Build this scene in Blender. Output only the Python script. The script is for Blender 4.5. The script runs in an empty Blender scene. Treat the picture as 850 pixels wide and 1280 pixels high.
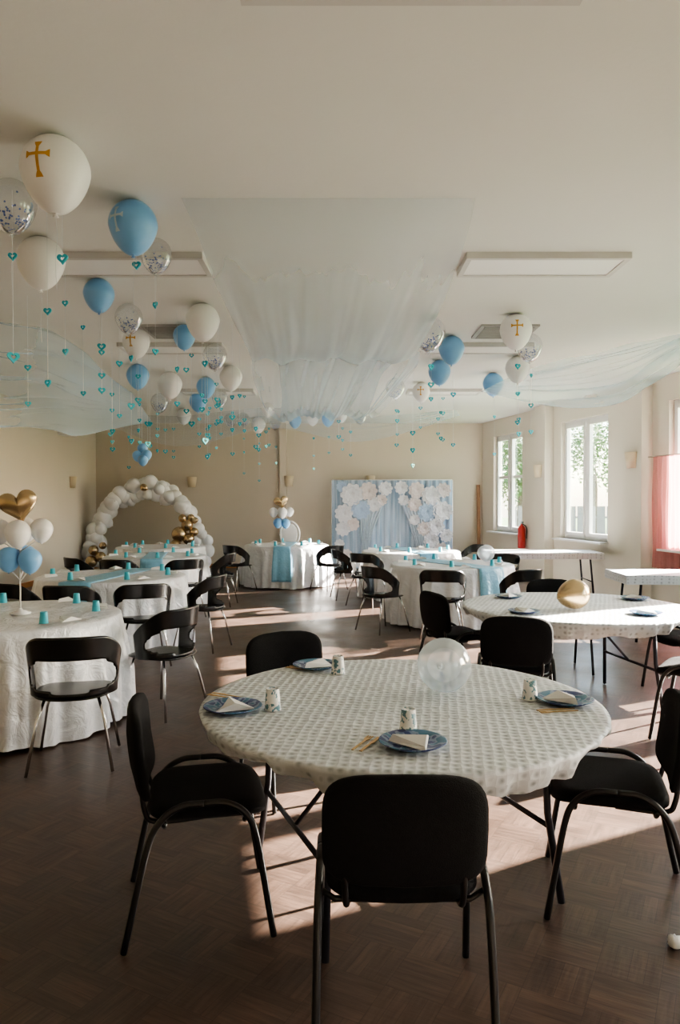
import bpy, math, random
from mathutils import Vector, Matrix
from mathutils import noise as mnoise
random.seed(7)
sc = bpy.context.scene
COL = sc.collection
F = 924.0; H = 3.4; CZ = 1.6
def sx(px, d): return (px-425.0)*d/F
KIDS = {}
# ------------------------------------------------------------ materials
def M(name, col, rough=.5, metal=0., var=.08, vs=6., bump=0., bs=40., emit=0., trans=0., sheen=0., spec=.5, dist=.02, warp=0.):
    m = bpy.data.materials.new(name); m.use_nodes = True
    n = m.node_tree.nodes; l = m.node_tree.links; b = n["Principled BSDF"]
    tc = n.new("ShaderNodeTexCoord"); nz = n.new("ShaderNodeTexNoise"); nz.inputs["Scale"].default_value = vs
    nz.inputs["Detail"].default_value = 4
    l.new(tc.outputs["Object"], nz.inputs["Vector"])
    mx = n.new("ShaderNodeMixRGB"); l.new(nz.outputs["Fac"], mx.inputs[0])
    c = Vector(col[:3])
    mx.inputs[1].default_value = (*(c*(1-var)), 1); mx.inputs[2].default_value = (*[min(1, v*(1+var)) for v in c], 1)
    l.new(mx.outputs[0], b.inputs["Base Color"])
    b.inputs["Roughness"].default_value = rough; b.inputs["Metallic"].default_value = metal
    b.inputs["Specular IOR Level"].default_value = spec
    if bump:
        n2 = n.new("ShaderNodeTexNoise"); n2.inputs["Scale"].default_value = bs; n2.inputs["Detail"].default_value = 5
        n2.inputs["Distortion"].default_value = warp
        l.new(tc.outputs["Object"], n2.inputs["Vector"])
        bp = n.new("ShaderNodeBump"); bp.inputs["Strength"].default_value = bump; bp.inputs["Distance"].default_value = dist
        l.new(n2.outputs["Fac"], bp.inputs["Height"]); l.new(bp.outputs[0], b.inputs["Normal"])
    return m
def Mveil(name, col, alpha, edge=.4, transl=.45):
    m = bpy.data.materials.new(name); m.use_nodes = True
    n = m.node_tree.nodes; l = m.node_tree.links; n.clear()
    out = n.new("ShaderNodeOutputMaterial"); tr = n.new("ShaderNodeBsdfTransparent")
    df = n.new("ShaderNodeBsdfDiffuse"); tl = n.new("ShaderNodeBsdfTranslucent")
    df.inputs[0].default_value = (*col, 1); tl.inputs[0].default_value = (*col, 1)
    m1 = n.new("ShaderNodeMixShader"); m1.inputs[0].default_value = transl
    l.new(df.outputs[0], m1.inputs[1]); l.new(tl.outputs[0], m1.inputs[2])
    lw = n.new("ShaderNodeLayerWeight"); lw.inputs[0].default_value = .35
    mr = n.new("ShaderNodeMath"); mr.operation = 'MULTIPLY_ADD'; mr.inputs[1].default_value = edge; mr.inputs[2].default_value = alpha; mr.use_clamp = True
    l.new(lw.outputs["Facing"], mr.inputs[0])
    m2 = n.new("ShaderNodeMixShader"); l.new(mr.outputs[0], m2.inputs[0])
    l.new(tr.outputs[0], m2.inputs[1]); l.new(m1.outputs[0], m2.inputs[2]); l.new(m2.outputs[0], out.inputs[0])
    return m
def Mglass(name, tint, base=.06, milky=0., fres=.55, rough=.04):
    m = bpy.data.materials.new(name); m.use_nodes = True
    n = m.node_tree.nodes; l = m.node_tree.links; n.clear()
    out = n.new("ShaderNodeOutputMaterial"); tr = n.new("ShaderNodeBsdfTransparent"); tr.inputs[0].default_value = (*tint, 1)
    gl = n.new("ShaderNodeBsdfGlossy"); gl.inputs["Roughness"].default_value = rough
    lw = n.new("ShaderNodeLayerWeight"); lw.inputs[0].default_value = .25
    ad = n.new("ShaderNodeMath"); ad.operation = 'MULTIPLY_ADD'; ad.inputs[1].default_value = fres; ad.inputs[2].default_value = base
    l.new(lw.outputs["Fresnel"], ad.inputs[0])
    src = tr.outputs[0]
    if milky:
        df = n.new("ShaderNodeBsdfDiffuse"); df.inputs[0].default_value = (.85, .9, .92, 1)
        tlu = n.new("ShaderNodeBsdfTranslucent"); tlu.inputs[0].default_value = (.85, .9, .92, 1)
        mm = n.new("ShaderNodeMixShader"); mm.inputs[0].default_value = .5
        l.new(df.outputs[0], mm.inputs[1]); l.new(tlu.outputs[0], mm.inputs[2])
        m0 = n.new("ShaderNodeMixShader"); m0.inputs[0].default_value = milky
        l.new(tr.outputs[0], m0.inputs[1]); l.new(mm.outputs[0], m0.inputs[2]); src = m0.outputs[0]
    m1 = n.new("ShaderNodeMixShader"); l.new(ad.outputs[0], m1.inputs[0]); l.new(src, m1.inputs[1]); l.new(gl.outputs[0], m1.inputs[2])
    l.new(m1.outputs[0], out.inputs[0]); return m
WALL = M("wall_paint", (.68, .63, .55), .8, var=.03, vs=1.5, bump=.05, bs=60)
WALLB = M("wall_paint_shaded", (.65, .58, .485), .8, var=.03, vs=1.5, bump=.05, bs=60)  # same cream paint, back wall's shade put into the colour
CEIL = M("ceiling_paint", (.78, .78, .76), .85, var=.03, vs=1.2, bump=.05, bs=30)
TRIM = M("orange_wood_trim", (.42, .2, .07), .5)
WHITE = M("white_frame", (.8, .79, .78), .4, var=.02)
LFRAME = M("light_frame", (.62, .61, .60), .5, var=.02)
DIFF = M("lamp_diffuser", (.88, .87, .86), .35, var=.02)
BLKF = M("black_fabric", (.010, .010, .011), .9, var=.3, vs=60, bump=.3, bs=300, spec=.2)
BLKM = M("black_tube", (.010, .010, .011), .35, var=.1, spec=.5)
BLKP = M("black_plastic", (.010, .010, .010), .25, var=.1, bump=.05, bs=200)
CHROME = M("chrome", (.8, .8, .8), .2, 1.)
GREYM = M("grey_steel", (.04, .04, .05), .4, .5)
SATIN = M("white_satin", (.76, .77, .80), .26, var=.05, vs=9, bump=.8, bs=8, spec=.8, dist=.032, warp=.9)
BLUES = M("blue_satin", (.25, .52, .70), .3, var=.15, vs=8, bump=.7, bs=12, warp=1.)
WHITEB = M("white_balloon", (.88, .88, .89), .28, var=.02)
BLUEB = M("blue_balloon", (.21, .46, .80), .28, var=.03)
GOLDB = M("gold_balloon", (.56, .42, .25), .27, .85, var=.05)
GOLDP = M("gold_print", (.62, .34, .06), .5, .2)
PALEP = M("pale_print", (.5, .62, .75), .5)
TEAL = M("teal_foil", (.04, .47, .62), .25, .15, var=.2, vs=30)
CLEARB = Mglass("clear_balloon", (.94, .96, .98), .05, .14)
MILKB = Mglass("milky_balloon", (.88, .93, .97), .03, .36, .22, .12)
CONF = M("confetti_blue", (.07, .14, .42), .5, var=.4, vs=30)
THREAD = M("thread", (.70, .75, .78), .4)
NAPK = M("napkin_white", (.78, .78, .77), .7, var=.02)
TEALC = M("teal_cup", (.08, .48, .60), .4)
WOOD = M("birch_wood", (.6, .42, .22), .6, var=.15, vs=40)
TABLEW = M("tabletop_plastic", (.6, .58, .54), .5)
PINK = Mveil("pink_curtain", (.72, .33, .33), .75, .2, .5)
TULLE = Mveil("white_tulle", (.66, .78, .88), .22, .34)
TULLEB = Mveil("pale_blue_tulle", (.60, .77, .92), .19, .42)
TULLEF = Mveil("faint_blue_tulle", (.62, .80, .95), .12, .28)
SHADE = M("sconce_shade", (.68, .58, .42), .6)
RED = M("red_paint", (.5, .03, .03), .35)
GLASS = Mglass("window_glass", (.97, .98, .98), .02, 0, .3)
BROWN = M("brown_board", (.22, .12, .06), .6, var=.2, vs=10)
BARK = M("bark", (.12, .09, .06), .9, var=.3, vs=20, bump=.5)
LEAF = M("leaf", (.10, .20, .05), .6, var=.5, vs=3)
GRASS = M("grass", (.12, .2, .06), .9, var=.3, vs=4)
FENCE = M("fence_wood", (.25, .22, .2), .8, var=.2)
FLOWER = M("paper_flower", (.74, .75, .79), .6, var=.06)
FLOWERP = M("cream_flower", (.72, .66, .66), .6, var=.06)
FLOWERB = M("blue_paper_flower", (.42, .55, .72), .6, var=.06)
GREYP = M("grey_vent", (.38, .38, .37), .5)

def floor_mat():
    m = bpy.data.materials.new("parquet_floor"); m.use_nodes = True
    n = m.node_tree.nodes; l = m.node_tree.links; b = n["Principled BSDF"]
    tc = n.new("ShaderNodeTexCoord")
    cols = []; facs = []
    CELL = .2
    for rot in (28, 118):
        mp = n.new("ShaderNodeMapping"); l.new(tc.outputs["Object"], mp.inputs[0]); mp.inputs["Rotation"].default_value = (0, 0, math.radians(rot))
        br = n.new("ShaderNodeTexBrick"); l.new(mp.outputs[0], br.inputs[0]); br.offset = 0
        br.inputs["Scale"].default_value = 1; br.inputs["Brick Width"].default_value = CELL; br.inputs["Row Height"].default_value = CELL/4
        br.inputs["Mortar Size"].default_value = .0015; br.inputs["Bias"].default_value = 0; br.inputs["Mortar Smooth"].default_value = .8
        br.inputs["Color1"].default_value = (.088, .057, .044, 1); br.inputs["Color2"].default_value = (.060, .040, .032, 1)
        br.inputs["Mortar"].default_value = (.038, .026, .022, 1)
        ms2 = n.new("ShaderNodeMapping"); ms2.inputs["Scale"].default_value = (5, 45, 1); l.new(mp.outputs[0], ms2.inputs[0])
        g = n.new("ShaderNodeTexNoise"); g.inputs["Scale"].default_value = 1.3; g.inputs["Detail"].default_value = 6; l.new(ms2.outputs[0], g.inputs[0])
        rp = n.new("ShaderNodeValToRGB"); rp.color_ramp.elements[0].position = .3; rp.color_ramp.elements[0].color = (.6, .6, .6, 1)
        rp.color_ramp.elements[1].position = .7; rp.color_ramp.elements[1].color = (1.4, 1.37, 1.34, 1)
        l.new(g.outputs["Fac"], rp.inputs[0])
        mx = n.new("ShaderNodeMixRGB"); mx.blend_type = 'MULTIPLY'; mx.inputs[0].default_value = .75
        l.new(br.outputs["Color"], mx.inputs[1]); l.new(rp.outputs[0], mx.inputs[2]); cols.append(mx); facs.append(g)
    mpc = n.new("ShaderNodeMapping"); mpc.inputs["Rotation"].default_value = (0, 0, math.radians(28)); mpc.inputs["Location"].default_value = (0, 0, .5*CELL); l.new(tc.outputs["Object"], mpc.inputs[0])
    ck = n.new("ShaderNodeTexChecker"); ck.inputs["Scale"].default_value = 1/CELL; l.new(mpc.outputs[0], ck.inputs[0])
    sel = n.new("ShaderNodeMixRGB"); l.new(ck.outputs["Fac"], sel.inputs[0]); l.new(cols[0].outputs[0], sel.inputs[1]); l.new(cols[1].outputs[0], sel.inputs[2])
    nb = n.new("ShaderNodeTexNoise"); nb.inputs["Scale"].default_value = 1.8; nb.inputs["Detail"].default_value = 6; nb.inputs["Roughness"].default_value = .55; l.new(tc.outputs["Object"], nb.inputs[0])
    mx2 = n.new("ShaderNodeMixRGB"); mx2.blend_type = 'MULTIPLY'; mx2.inputs[0].default_value = .9
    l.new(sel.outputs[0], mx2.inputs[1])
    rp2 = n.new("ShaderNodeValToRGB"); rp2.color_ramp.elements[0].position = .3; rp2.color_ramp.elements[0].color = (.68, .68, .68, 1)
    rp2.color_ramp.elements[1].position = .7; rp2.color_ramp.elements[1].color = (1.32, 1.28, 1.25, 1)
    l.new(nb.outputs["Fac"], rp2.inputs[0]); l.new(rp2.outputs[0], mx2.inputs[2])
    l.new(mx2.outputs[0], b.inputs["Base Color"])
    mr = n.new("ShaderNodeMapRange"); mr.inputs[1].default_value = .25; mr.inputs[2].default_value = .75; mr.inputs[3].default_value = .26; mr.inputs[4].default_value = .46
    l.new(nb.outputs["Fac"], mr.inputs[0]); l.new(mr.outputs[0], b.inputs["Roughness"])
    bp = n.new("ShaderNodeBump"); bp.inputs["Strength"].default_value = .3; bp.inputs["Distance"].default_value = .003
    l.new(facs[0].outputs["Fac"], bp.inputs["Height"]); l.new(bp.outputs[0], b.inputs["Normal"])
    return m
FLOORM = floor_mat()
def quilt_mat():
    m = bpy.data.materials.new("embossed_tablecloth"); m.use_nodes = True
    n = m.node_tree.nodes; l = m.node_tree.links; b = n["Principled BSDF"]
    tc = n.new("ShaderNodeTexCoord"); mp = n.new("ShaderNodeMapping"); l.new(tc.outputs["Object"], mp.inputs[0])
    mp.inputs["Rotation"].default_value = (0, 0, math.radians(30))
    v = n.new("ShaderNodeTexVoronoi"); v.inputs["Scale"].default_value = 28; v.inputs["Randomness"].default_value = .25
    l.new(mp.outputs[0], v.inputs["Vector"])
    rp = n.new("ShaderNodeValToRGB"); rp.color_ramp.elements[0].position = .1; rp.color_ramp.elements[0].color = (.34, .37, .39, 1)
    rp.color_ramp.elements[1].position = .42; rp.color_ramp.elements[1].color = (.66, .69, .71, 1)
    l.new(v.outputs["Distance"], rp.inputs[0]); l.new(rp.outputs[0], b.inputs["Base Color"])
    b.inputs["Roughness"].default_value = .5
    bp = n.new("ShaderNodeBump"); bp.inputs["Strength"].default_value = .7; bp.inputs["Distance"].default_value = .006
    n2 = n.new("ShaderNodeTexNoise"); n2.inputs["Scale"].default_value = 3.5; n2.inputs["Detail"].default_value = 2; n2.inputs["Distortion"].default_value = .8
    l.new(tc.outputs["Object"], n2.inputs["Vector"])
    b2 = n.new("ShaderNodeBump"); b2.inputs["Strength"].default_value = .6; b2.inputs["Distance"].default_value = .02
    l.new(n2.outputs["Fac"], b2.inputs["Height"]); l.new(b2.outputs[0], bp.inputs["Normal"])
    l.new(v.outputs["Distance"], bp.inputs["Height"]); l.new(bp.outputs[0], b.inputs["Normal"])
    return m
QUILT = quilt_mat()
def pattern_mat(name, c1, c2, c3, scale):
    m = bpy.data.materials.new(name); m.use_nodes = True
    n = m.node_tree.nodes; l = m.node_tree.links; b = n["Principled BSDF"]
    tc = n.new("ShaderNodeTexCoord"); v = n.new("ShaderNodeTexNoise"); v.inputs["Scale"].default_value = scale; v.inputs["Detail"].default_value = 1
    l.new(tc.outputs["Object"], v.inputs["Vector"])
    rp = n.new("ShaderNodeValToRGB"); rp.color_ramp.interpolation = 'CONSTANT'
    e = rp.color_ramp.elements; e[0].color = (*c1, 1); e[1].position = .47; e[1].color = (*c2, 1)
    x = e.new(.56); x.color = (*c3, 1)
    l.new(v.outputs["Fac"], rp.inputs[0]); l.new(rp.outputs[0], b.inputs["Base Color"]); b.inputs["Roughness"].default_value = .35
    return m
PLATEM = pattern_mat("plate_print", (.04, .06, .18), (.24, .30, .42), (.05, .16, .26), 28)
CUPM = pattern_mat("cup_print", (.75, .75, .73), (.75, .75, .73), (.12, .25, .3), 55)
def drapeprint():
    m = bpy.data.materials.new("backdrop_print"); m.use_nodes = True
    n = m.node_tree.nodes; l = m.node_tree.links; b = n["Principled BSDF"]
    tc = n.new("ShaderNodeTexCoord"); mp = n.new("ShaderNodeMapping"); mp.inputs["Scale"].default_value = (6, 1, .3); l.new(tc.outputs["Object"], mp.inputs[0])
    w = n.new("ShaderNodeTexNoise"); w.inputs["Scale"].default_value = 3; l.new(mp.outputs[0], w.inputs[0])
    rp = n.new("ShaderNodeValToRGB"); rp.color_ramp.elements[0].position = .3; rp.color_ramp.elements[0].color = (.22, .33, .46, 1)
    rp.color_ramp.elements[1].position = .7; rp.color_ramp.elements[1].color = (.50, .59, .70, 1)
    l.new(w.outputs["Fac"], rp.inputs[0]); l.new(rp.outputs[0], b.inputs["Base Color"]); b.inputs["Roughness"].default_value = .6
    return m
BACKM = drapeprint()
# ------------------------------------------------------------ geometry helpers
def mesh(name, V, Fc, mat, parent=None, loc=(0, 0, 0), rot=(0, 0, 0), smooth=True):
    me = bpy.data.meshes.new(name); me.from_pydata([tuple(v) for v in V], [], Fc); me.update()
    me.materials.append(mat)
    if smooth: me.polygons.foreach_set("use_smooth", [True]*len(me.polygons))
    o = bpy.data.objects.new(name, me); COL.objects.link(o); o.location = loc; o.rotation_euler = rot
    if parent: o.parent = parent; KIDS.setdefault(parent.name, []).append(o)
    return o
def empty(name, loc=(0, 0, 0), rz=0.):
    o = bpy.data.objects.new(name, None); COL.objects.link(o); o.location = loc; o.rotation_euler = (0, 0, rz); o.empty_display_size = .1
    return o
def tag(o, label, cat, group=None):
    o["label"] = label; o["category"] = cat
    if group: o["group"] = group
    return o
def struct(o): o["kind"] = "structure"; return o
def copy_thing(r, loc, rz=None, scale=None, label=None):
    n = r.copy(); COL.objects.link(n); n.location = loc
    if rz is not None: n.rotation_euler = (0, 0, rz)
    if scale is not None: n.scale = (scale, scale, scale) if not hasattr(scale, '__len__') else scale
    if label: n["label"] = label
    def rec(src, dst):
        for c in KIDS.get(src.name, []):
            k = c.copy(); COL.objects.link(k); k.parent = dst
            KIDS.setdefault(dst.name, []).append(k)
            rec(c, k)
    rec(r, n)
    return n
def crom(P, k=6):
    P = [Vector(p) for p in P]; out = []
    Q = [P[0]*2-P[1]]+P+[P[-1]*2-P[-2]]
    for i in range(1, len(Q)-2):
        for j in range(k):
            t = j/k; a, b, c, d = Q[i-1], Q[i], Q[i+1], Q[i+2]
            out.append(.5*((2*b)+(c-a)*t+(2*a-5*b+4*c-d)*t*t+(3*b-a-3*c+d)*t**3))
    out.append(P[-1]); return out
def tubeg(P, r, n=8, smoothk=0):
    if smoothk: P = crom(P, smoothk)
    P = [Vector(p) for p in P]; V = []; Fc = []
    up = None
    for i, p in enumerate(P):
        t = (P[min(i+1, len(P)-1)]-P[max(i-1, 0)]).normalized()
        if up is None: up = Vector((1, 0, 0)) if abs(t.x) < .9 else Vector((0, 0, 1))
        a = (up-t*up.dot(t)).normalized(); b = t.cross(a); up = a
        rr = r[i] if hasattr(r, '__len__') else r
        for j in range(n):
            th = 2*math.pi*j/n; V.append(p+(a*math.cos(th)+b*math.sin(th))*rr)
    for i in range(len(P)-1):
        for j in range(n):
            Fc.append((i*n+j, i*n+(j+1) % n, (i+1)*n+(j+1) % n, (i+1)*n+j))
    Fc.append(tuple(range(n-1, -1, -1))); Fc.append(tuple((len(P)-1)*n+j for j in range(n)))
    return V, Fc
def tube(name, P, r, mat, parent=None, n=8, k=0, loc=(0, 0, 0)):
    V, Fc = tubeg(P, r, n, k); return mesh(name, V, Fc, mat, parent, loc)
def boxg(c, s, V=None, Fc=None):
    V = [] if V is None else V; Fc = [] if Fc is None else Fc
    b = len(V)
    for dx in (-1, 1):
        for dy in (-1, 1):
            for dz in (-1, 1): V.append((c[0]+dx*s[0]/2, c[1]+dy*s[1]/2, c[2]+dz*s[2]/2))
    for f in ((0, 1, 3, 2), (4, 6, 7, 5), (0, 4, 5, 1), (2, 3, 7, 6), (0, 2, 6, 4), (1, 5, 7, 3)): Fc.append(tuple(b+i for i in f))
    return V, Fc
def box(name, c, s, mat, parent=None, bev=0., loc=(0, 0, 0), rot=(0, 0, 0)):
    V, Fc = boxg(c, s); o = mesh(name, V, Fc, mat, parent, loc, rot, smooth=False)
    if bev:
        md = o.modifiers.new("b", 'BEVEL'); md.width = bev; md.segments = 2
    return o
def latheg(prof, n=24):
    V = []; Fc = []
    for r, z in prof:
        for j in range(n):
            a = 2*math.pi*j/n; V.append((r*math.cos(a), r*math.sin(a), z))
    for i in range(len(prof)-1):
        for j in range(n): Fc.append((i*n+j, i*n+(j+1) % n, (i+1)*n+(j+1) % n, (i+1)*n+j))
    return V, Fc
def lathe(name, prof, mat, parent=None, n=24, loc=(0, 0, 0), rot=(0, 0, 0)):
    V, Fc = latheg(prof, n); return mesh(name, V, Fc, mat, parent, loc, rot)
def padg(w, d, t, e=4., n=40):
    lay = [(0.001, -.5), (.6, -.5), (.93, -.46), (1, -.2), (1, .15), (.95, .4), (.8, .5), (.4, .56), (0.001, .58)]
    V = []; Fc = []
    for s, z in lay:
        for j in range(n):
            a = 2*math.pi*j/n; c, q = math.cos(a), math.sin(a)
            V.append(Vector((math.copysign(abs(c)**(2/e), c)*w/2*s, math.copysign(abs(q)**(2/e), q)*d/2*s, z*t)))
    for i in range(len(lay)-1):
        for j in range(n): Fc.append((i*n+j, i*n+(j+1) % n, (i+1)*n+(j+1) % n, (i+1)*n+j))
    return V, Fc
def heart_pts(n=28):
    out = []
    for i in range(n):
        t = 2*math.pi*i/n
        out.append((16*math.sin(t)**3/17, (13*math.cos(t)-5*math.cos(2*t)-2*math.cos(3*t)-math.cos(4*t))/17))
    return out
# ------------------------------------------------------------ room
Y0, Y1 = -2.6, 17.4
XL = -5.74
def wx(y): return 3.35+.2*(17.4-y)
def slab(name, z0, z1, mat):
    c = [(XL-.2, Y0-.2), (wx(Y0-.2)+.1, Y0-.2), (wx(Y1+.2)+.1, Y1+.2), (XL-.2, Y1+.2)]
    V = [(x, y, z0) for x, y in c]+[(x, y, z1) for x, y in c]
    return struct(mesh(name, V, [(3, 2, 1, 0), (4, 5, 6, 7), (0, 1, 5, 4), (1, 2, 6, 5), (2, 3, 7, 6), (3, 0, 4, 7)], mat, smooth=False))
slab("floor", -.2, 0, FLOORM); slab("ceiling", H, H+.2, CEIL)
struct(box("wall_left", (XL-.1, 7.4, H/2), (.2, 20.4, H), WALL))
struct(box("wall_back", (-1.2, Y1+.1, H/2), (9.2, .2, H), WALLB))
struct(box("wall_rear", (.8, Y0-.1, H/2), (13.2, .2, H), WALL))
# slanted right wall in own frame
ang = math.atan2(-1, .2); k = math.sqrt(1.04)
wins = [(15.3, 16.75), (12.15, 13.7), (9.0, 10.6), (5.6, 7.45), (2.6, 4.3), (-.5, 1.2)]
SILL, TOP = .9, 3.03
V = []; Fc = []
S = lambda y: (17.4-y)*k
segs = []; cur = S(17.4)
th = .2
for a, b in wins:
    s0, s1 = S(b), S(a)
    boxg(((cur+s0)/2, th/2, H/2), (s0-cur, th, H), V, Fc)
    boxg(((s0+s1)/2, th/2, SILL/2), (s1-s0, th, SILL), V, Fc)
    boxg(((s0+s1)/2, th/2, (H+TOP)/2), (s1-s0, th, H-TOP), V, Fc)
    cur = s1
boxg(((cur+S(Y0-.2))/2, th/2, H/2), (S(Y0-.2)-cur, th, H), V, Fc)
struct(mesh("wall_right", V, Fc, WALL, None, (3.35, 17.4, 0), (0, 0, ang), smooth=False))
Rm = Matrix.Translation((3.35, 17.4, 0)) @ Matrix.Rotation(ang, 4, 'Z')
for i, (a, b) in enumerate(wins):
    s0, s1 = S(b), S(a); w = s1-s0; hh = TOP-SILL
    V = []; Fc = []
    fy = .12
    fr = .06
    boxg((0, fy, SILL+fr/2), (w, .07, fr), V, Fc); boxg((0, fy, TOP-fr/2), (w, .07, fr), V, Fc)
    for q in (-w/2+fr/2, w/2-fr/2): boxg((q, fy, (SILL+TOP)/2), (fr, .07, hh), V, Fc)
    boxg((0, fy, (SILL+TOP)/2), (.1, .07, hh), V, Fc)
    for sd in (-1, 1):
        c = sd*w/4
        for q in (-w/4+.08, w/4-.08): boxg((c+q, fy-.025, (SILL+TOP)/2), (.055, .06, hh-.1), V, Fc)
        for z in (SILL+.09, TOP-.09): boxg((c, fy-.025, z), (w/2-.1, .06, .06), V, Fc)
    if i == 0: boxg((0, fy, 2.1), (w, .06, .06), V, Fc)
    boxg((0, -.01, SILL-.015), (w+.08, .3, .03), V, Fc)
    o = mesh("window_%d" % (i+1), V, Fc, WHITE, None, Rm @ Vector(((s0+s1)/2, 0, 0)), (0, 0, ang), smooth=False); struct(o)
    g = box("glass", (0, fy, (SILL+TOP)/2), (w-.1, .006, hh-.1), GLASS, o)
    box("handle", (.0, fy-.07, 1.9), (.02, .03, .12), WHITE, o)
    # portal
    L = bpy.data.lights.new("window_portal", 'AREA'); L.shape = 'RECTANGLE'; L.size = w; L.size_y = hh; L.energy = 1
    L.cycles.is_portal = True
    lo = bpy.data.objects.new("window_portal", L); COL.objects.link(lo)
    lo.location = Rm @ Vector(((s0+s1)/2, th+.02, (SILL+TOP)/2))
    nrm = (Rm.to_3x3() @ Vector((0, -1, 0)))
    lo.rotation_euler = nrm.to_track_quat('-Z', 'Z').to_euler()
# piers along right wall
pn = 1
for y in (14.2, 11.2, 8.1, 4.9):
    struct(box("trim_%d" % pn, (S(y), -.09, H/2), (.45, .18, H), WALL, None, 0, (3.35, 17.4, 0), (0, 0, ang))); pn += 1
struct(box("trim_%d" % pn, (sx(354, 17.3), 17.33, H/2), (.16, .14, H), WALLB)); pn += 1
struct(box("baseboard_back", (-1.2, 17.385, .05), (9.1, .03, .1), TRIM))
struct(box("baseboard_left", (XL+.015, 7.4, .05), (.03, 20, .1), TRIM))
# ceiling lights
def clight(x, y, L=1.2, D=.46, first=None):
    r = empty("ceiling_light", (x, y, H))
    V, Fc = [], []
    boxg((0, D/2-.02, -.024), (L, .04, .048), V, Fc); boxg((0, -D/2+.02, -.024), (L, .04, .048), V, Fc)
    boxg((L/2-.02, 0, -.024), (.04, D-.08, .048), V, Fc); boxg((-L/2+.02, 0, -.024), (.04, D-.08, .048), V, Fc)
    mesh("frame", V, Fc, LFRAME, r, smooth=False)
    box("diffuser", (0, 0, -.020), (L-.08, D-.08, .04), DIFF, r)
    return tag(r, "unlit rectangular white ceiling light fixture with flat diffuser", "ceiling light", "ceiling lights")
c0 = clight(1.52, 5.62)
for x, y in ((-1.6, 5.62), (.25, 2.42), (1.62, 8.7), (-1.95, 8.7), (1.7, 12.2), (-2, 12.2)):
    copy_thing(c0, (x, y, H))
def vent(x, y):
    V, Fc = [], []
    boxg((0, 0, -.01), (.6, .6, .02), V, Fc)
    for i in range(9): boxg((0, -.24+i*.06, -.025), (.52, .02, .014), V, Fc)
    return tag(mesh("ceiling_vent", V, Fc, GREYP, None, (x, y, H), smooth=False), "square grey ceiling ventilation grille", "vent")
vent(1.75, 7.9); vent(-1.75, 7.9)
# sconces
def sconce(loc, rz):
    r = empty("wall_sconce", loc, rz); V = []; Fc = []; n = 12
    for i in range(2):
        for j in range(n+1):
            a = math.pi*j/n; rr = .11 if i else .075
            V.append((rr*math.cos(a), -rr*math.sin(a), -.12+i*.24))
    for j in range(n): Fc.append((j, j+1, n+2+j, n+1+j))
    o = mesh("lamp_shade", V, Fc, SHADE, r); md = o.modifiers.new("s", 'SOLIDIFY'); md.thickness = .008
    box("wall_plate", (0, -.01, 0), (.08, .02, .12), SHADE, r)
    tag(r, "beige half-round wall sconce", "wall lamp", "wall sconces"); return r
q = sconce((sx(240, 17.4), 17.4, 2.02), 0)
copy_thing(q, (sx(366, 17.4)-.08, 17.26, 2.04)); copy_thing(q, (sx(463, 17.4), 17.4, 2.05))
copy_thing(q, (XL, 15.8, 1.98), math.radians(90))
p = Rm @ Vector((S(11.2), -.18, 0)); copy_thing(q, (p.x, p.y, 2.2), ang)
p = Rm @ Vector((S(14.2), -.18, 0)); copy_thing(q, (p.x, p.y, 2.15), ang)
# speaker / heater box
r = empty("wall_speaker", (XL+.14, 15.2, 3.05))
box("body", (0, 0, 0), (.26, .42, .26), WHITE, r, .02); box("grille", (.135, 0, 0), (.012, .36, .2), GREYP, r)
tag(r, "small white box speaker mounted high on the wall", "speaker")
# extinguisher
r = empty("fire_extinguisher", (wx(15.05)-.12, 15.05, .62))
lathe("body", [(.001, 0), (.07, 0), (.078, .02), (.078, .38), (.06, .44), (.025, .47), (.025, .5), (.001, .5)], RED, r, 16)
box("handle", (0, -.03, .53), (.03, .12, .03), BLKM, r, .004); tube("hose", [(0, -.06, .5), (.07, -.1, .42), (.08, -.06, .2)], .01, BLKM, r, 6, 5)
tag(r, "red fire extinguisher hanging on the wall", "fire extinguisher")
box_b = box("wooden_board", (0, 0, .98), (.08, .03, 1.96), BROWN, None, .004, (3.24, 17.2, 0), (math.radians(-4), 0, 0)); tag(box_b, "tall narrow brown board leaning in the corner", "board")
# pink curtain
V = []; Fc = []; n = 60
for i in range(n+1):
    s = S(10.8)+i/n*(S(9.95)-S(10.8))
    for j in range(9):
        z = .62+j/8*1.6
        V.append((s, -.12+.03*math.sin(i*.95)*(1-.3*j/8)+.01*math.sin(j+i*.3), z))
for i in range(n):
    for j in range(8): Fc.append((i*9+j, (i+1)*9+j, (i+1)*9+j+1, i*9+j+1))
r = empty("curtain", (3.35, 17.4, 0), ang)
mesh("curtain_fabric", V, Fc, PINK, r)
tube("curtain_rod", [(S(10.9), -.12, 2.23), (S(9.3), -.12, 2.23)], .012, CHROME, r)
tag(r, "sheer pink curtain with folds hanging at the window", "curtain")

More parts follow.
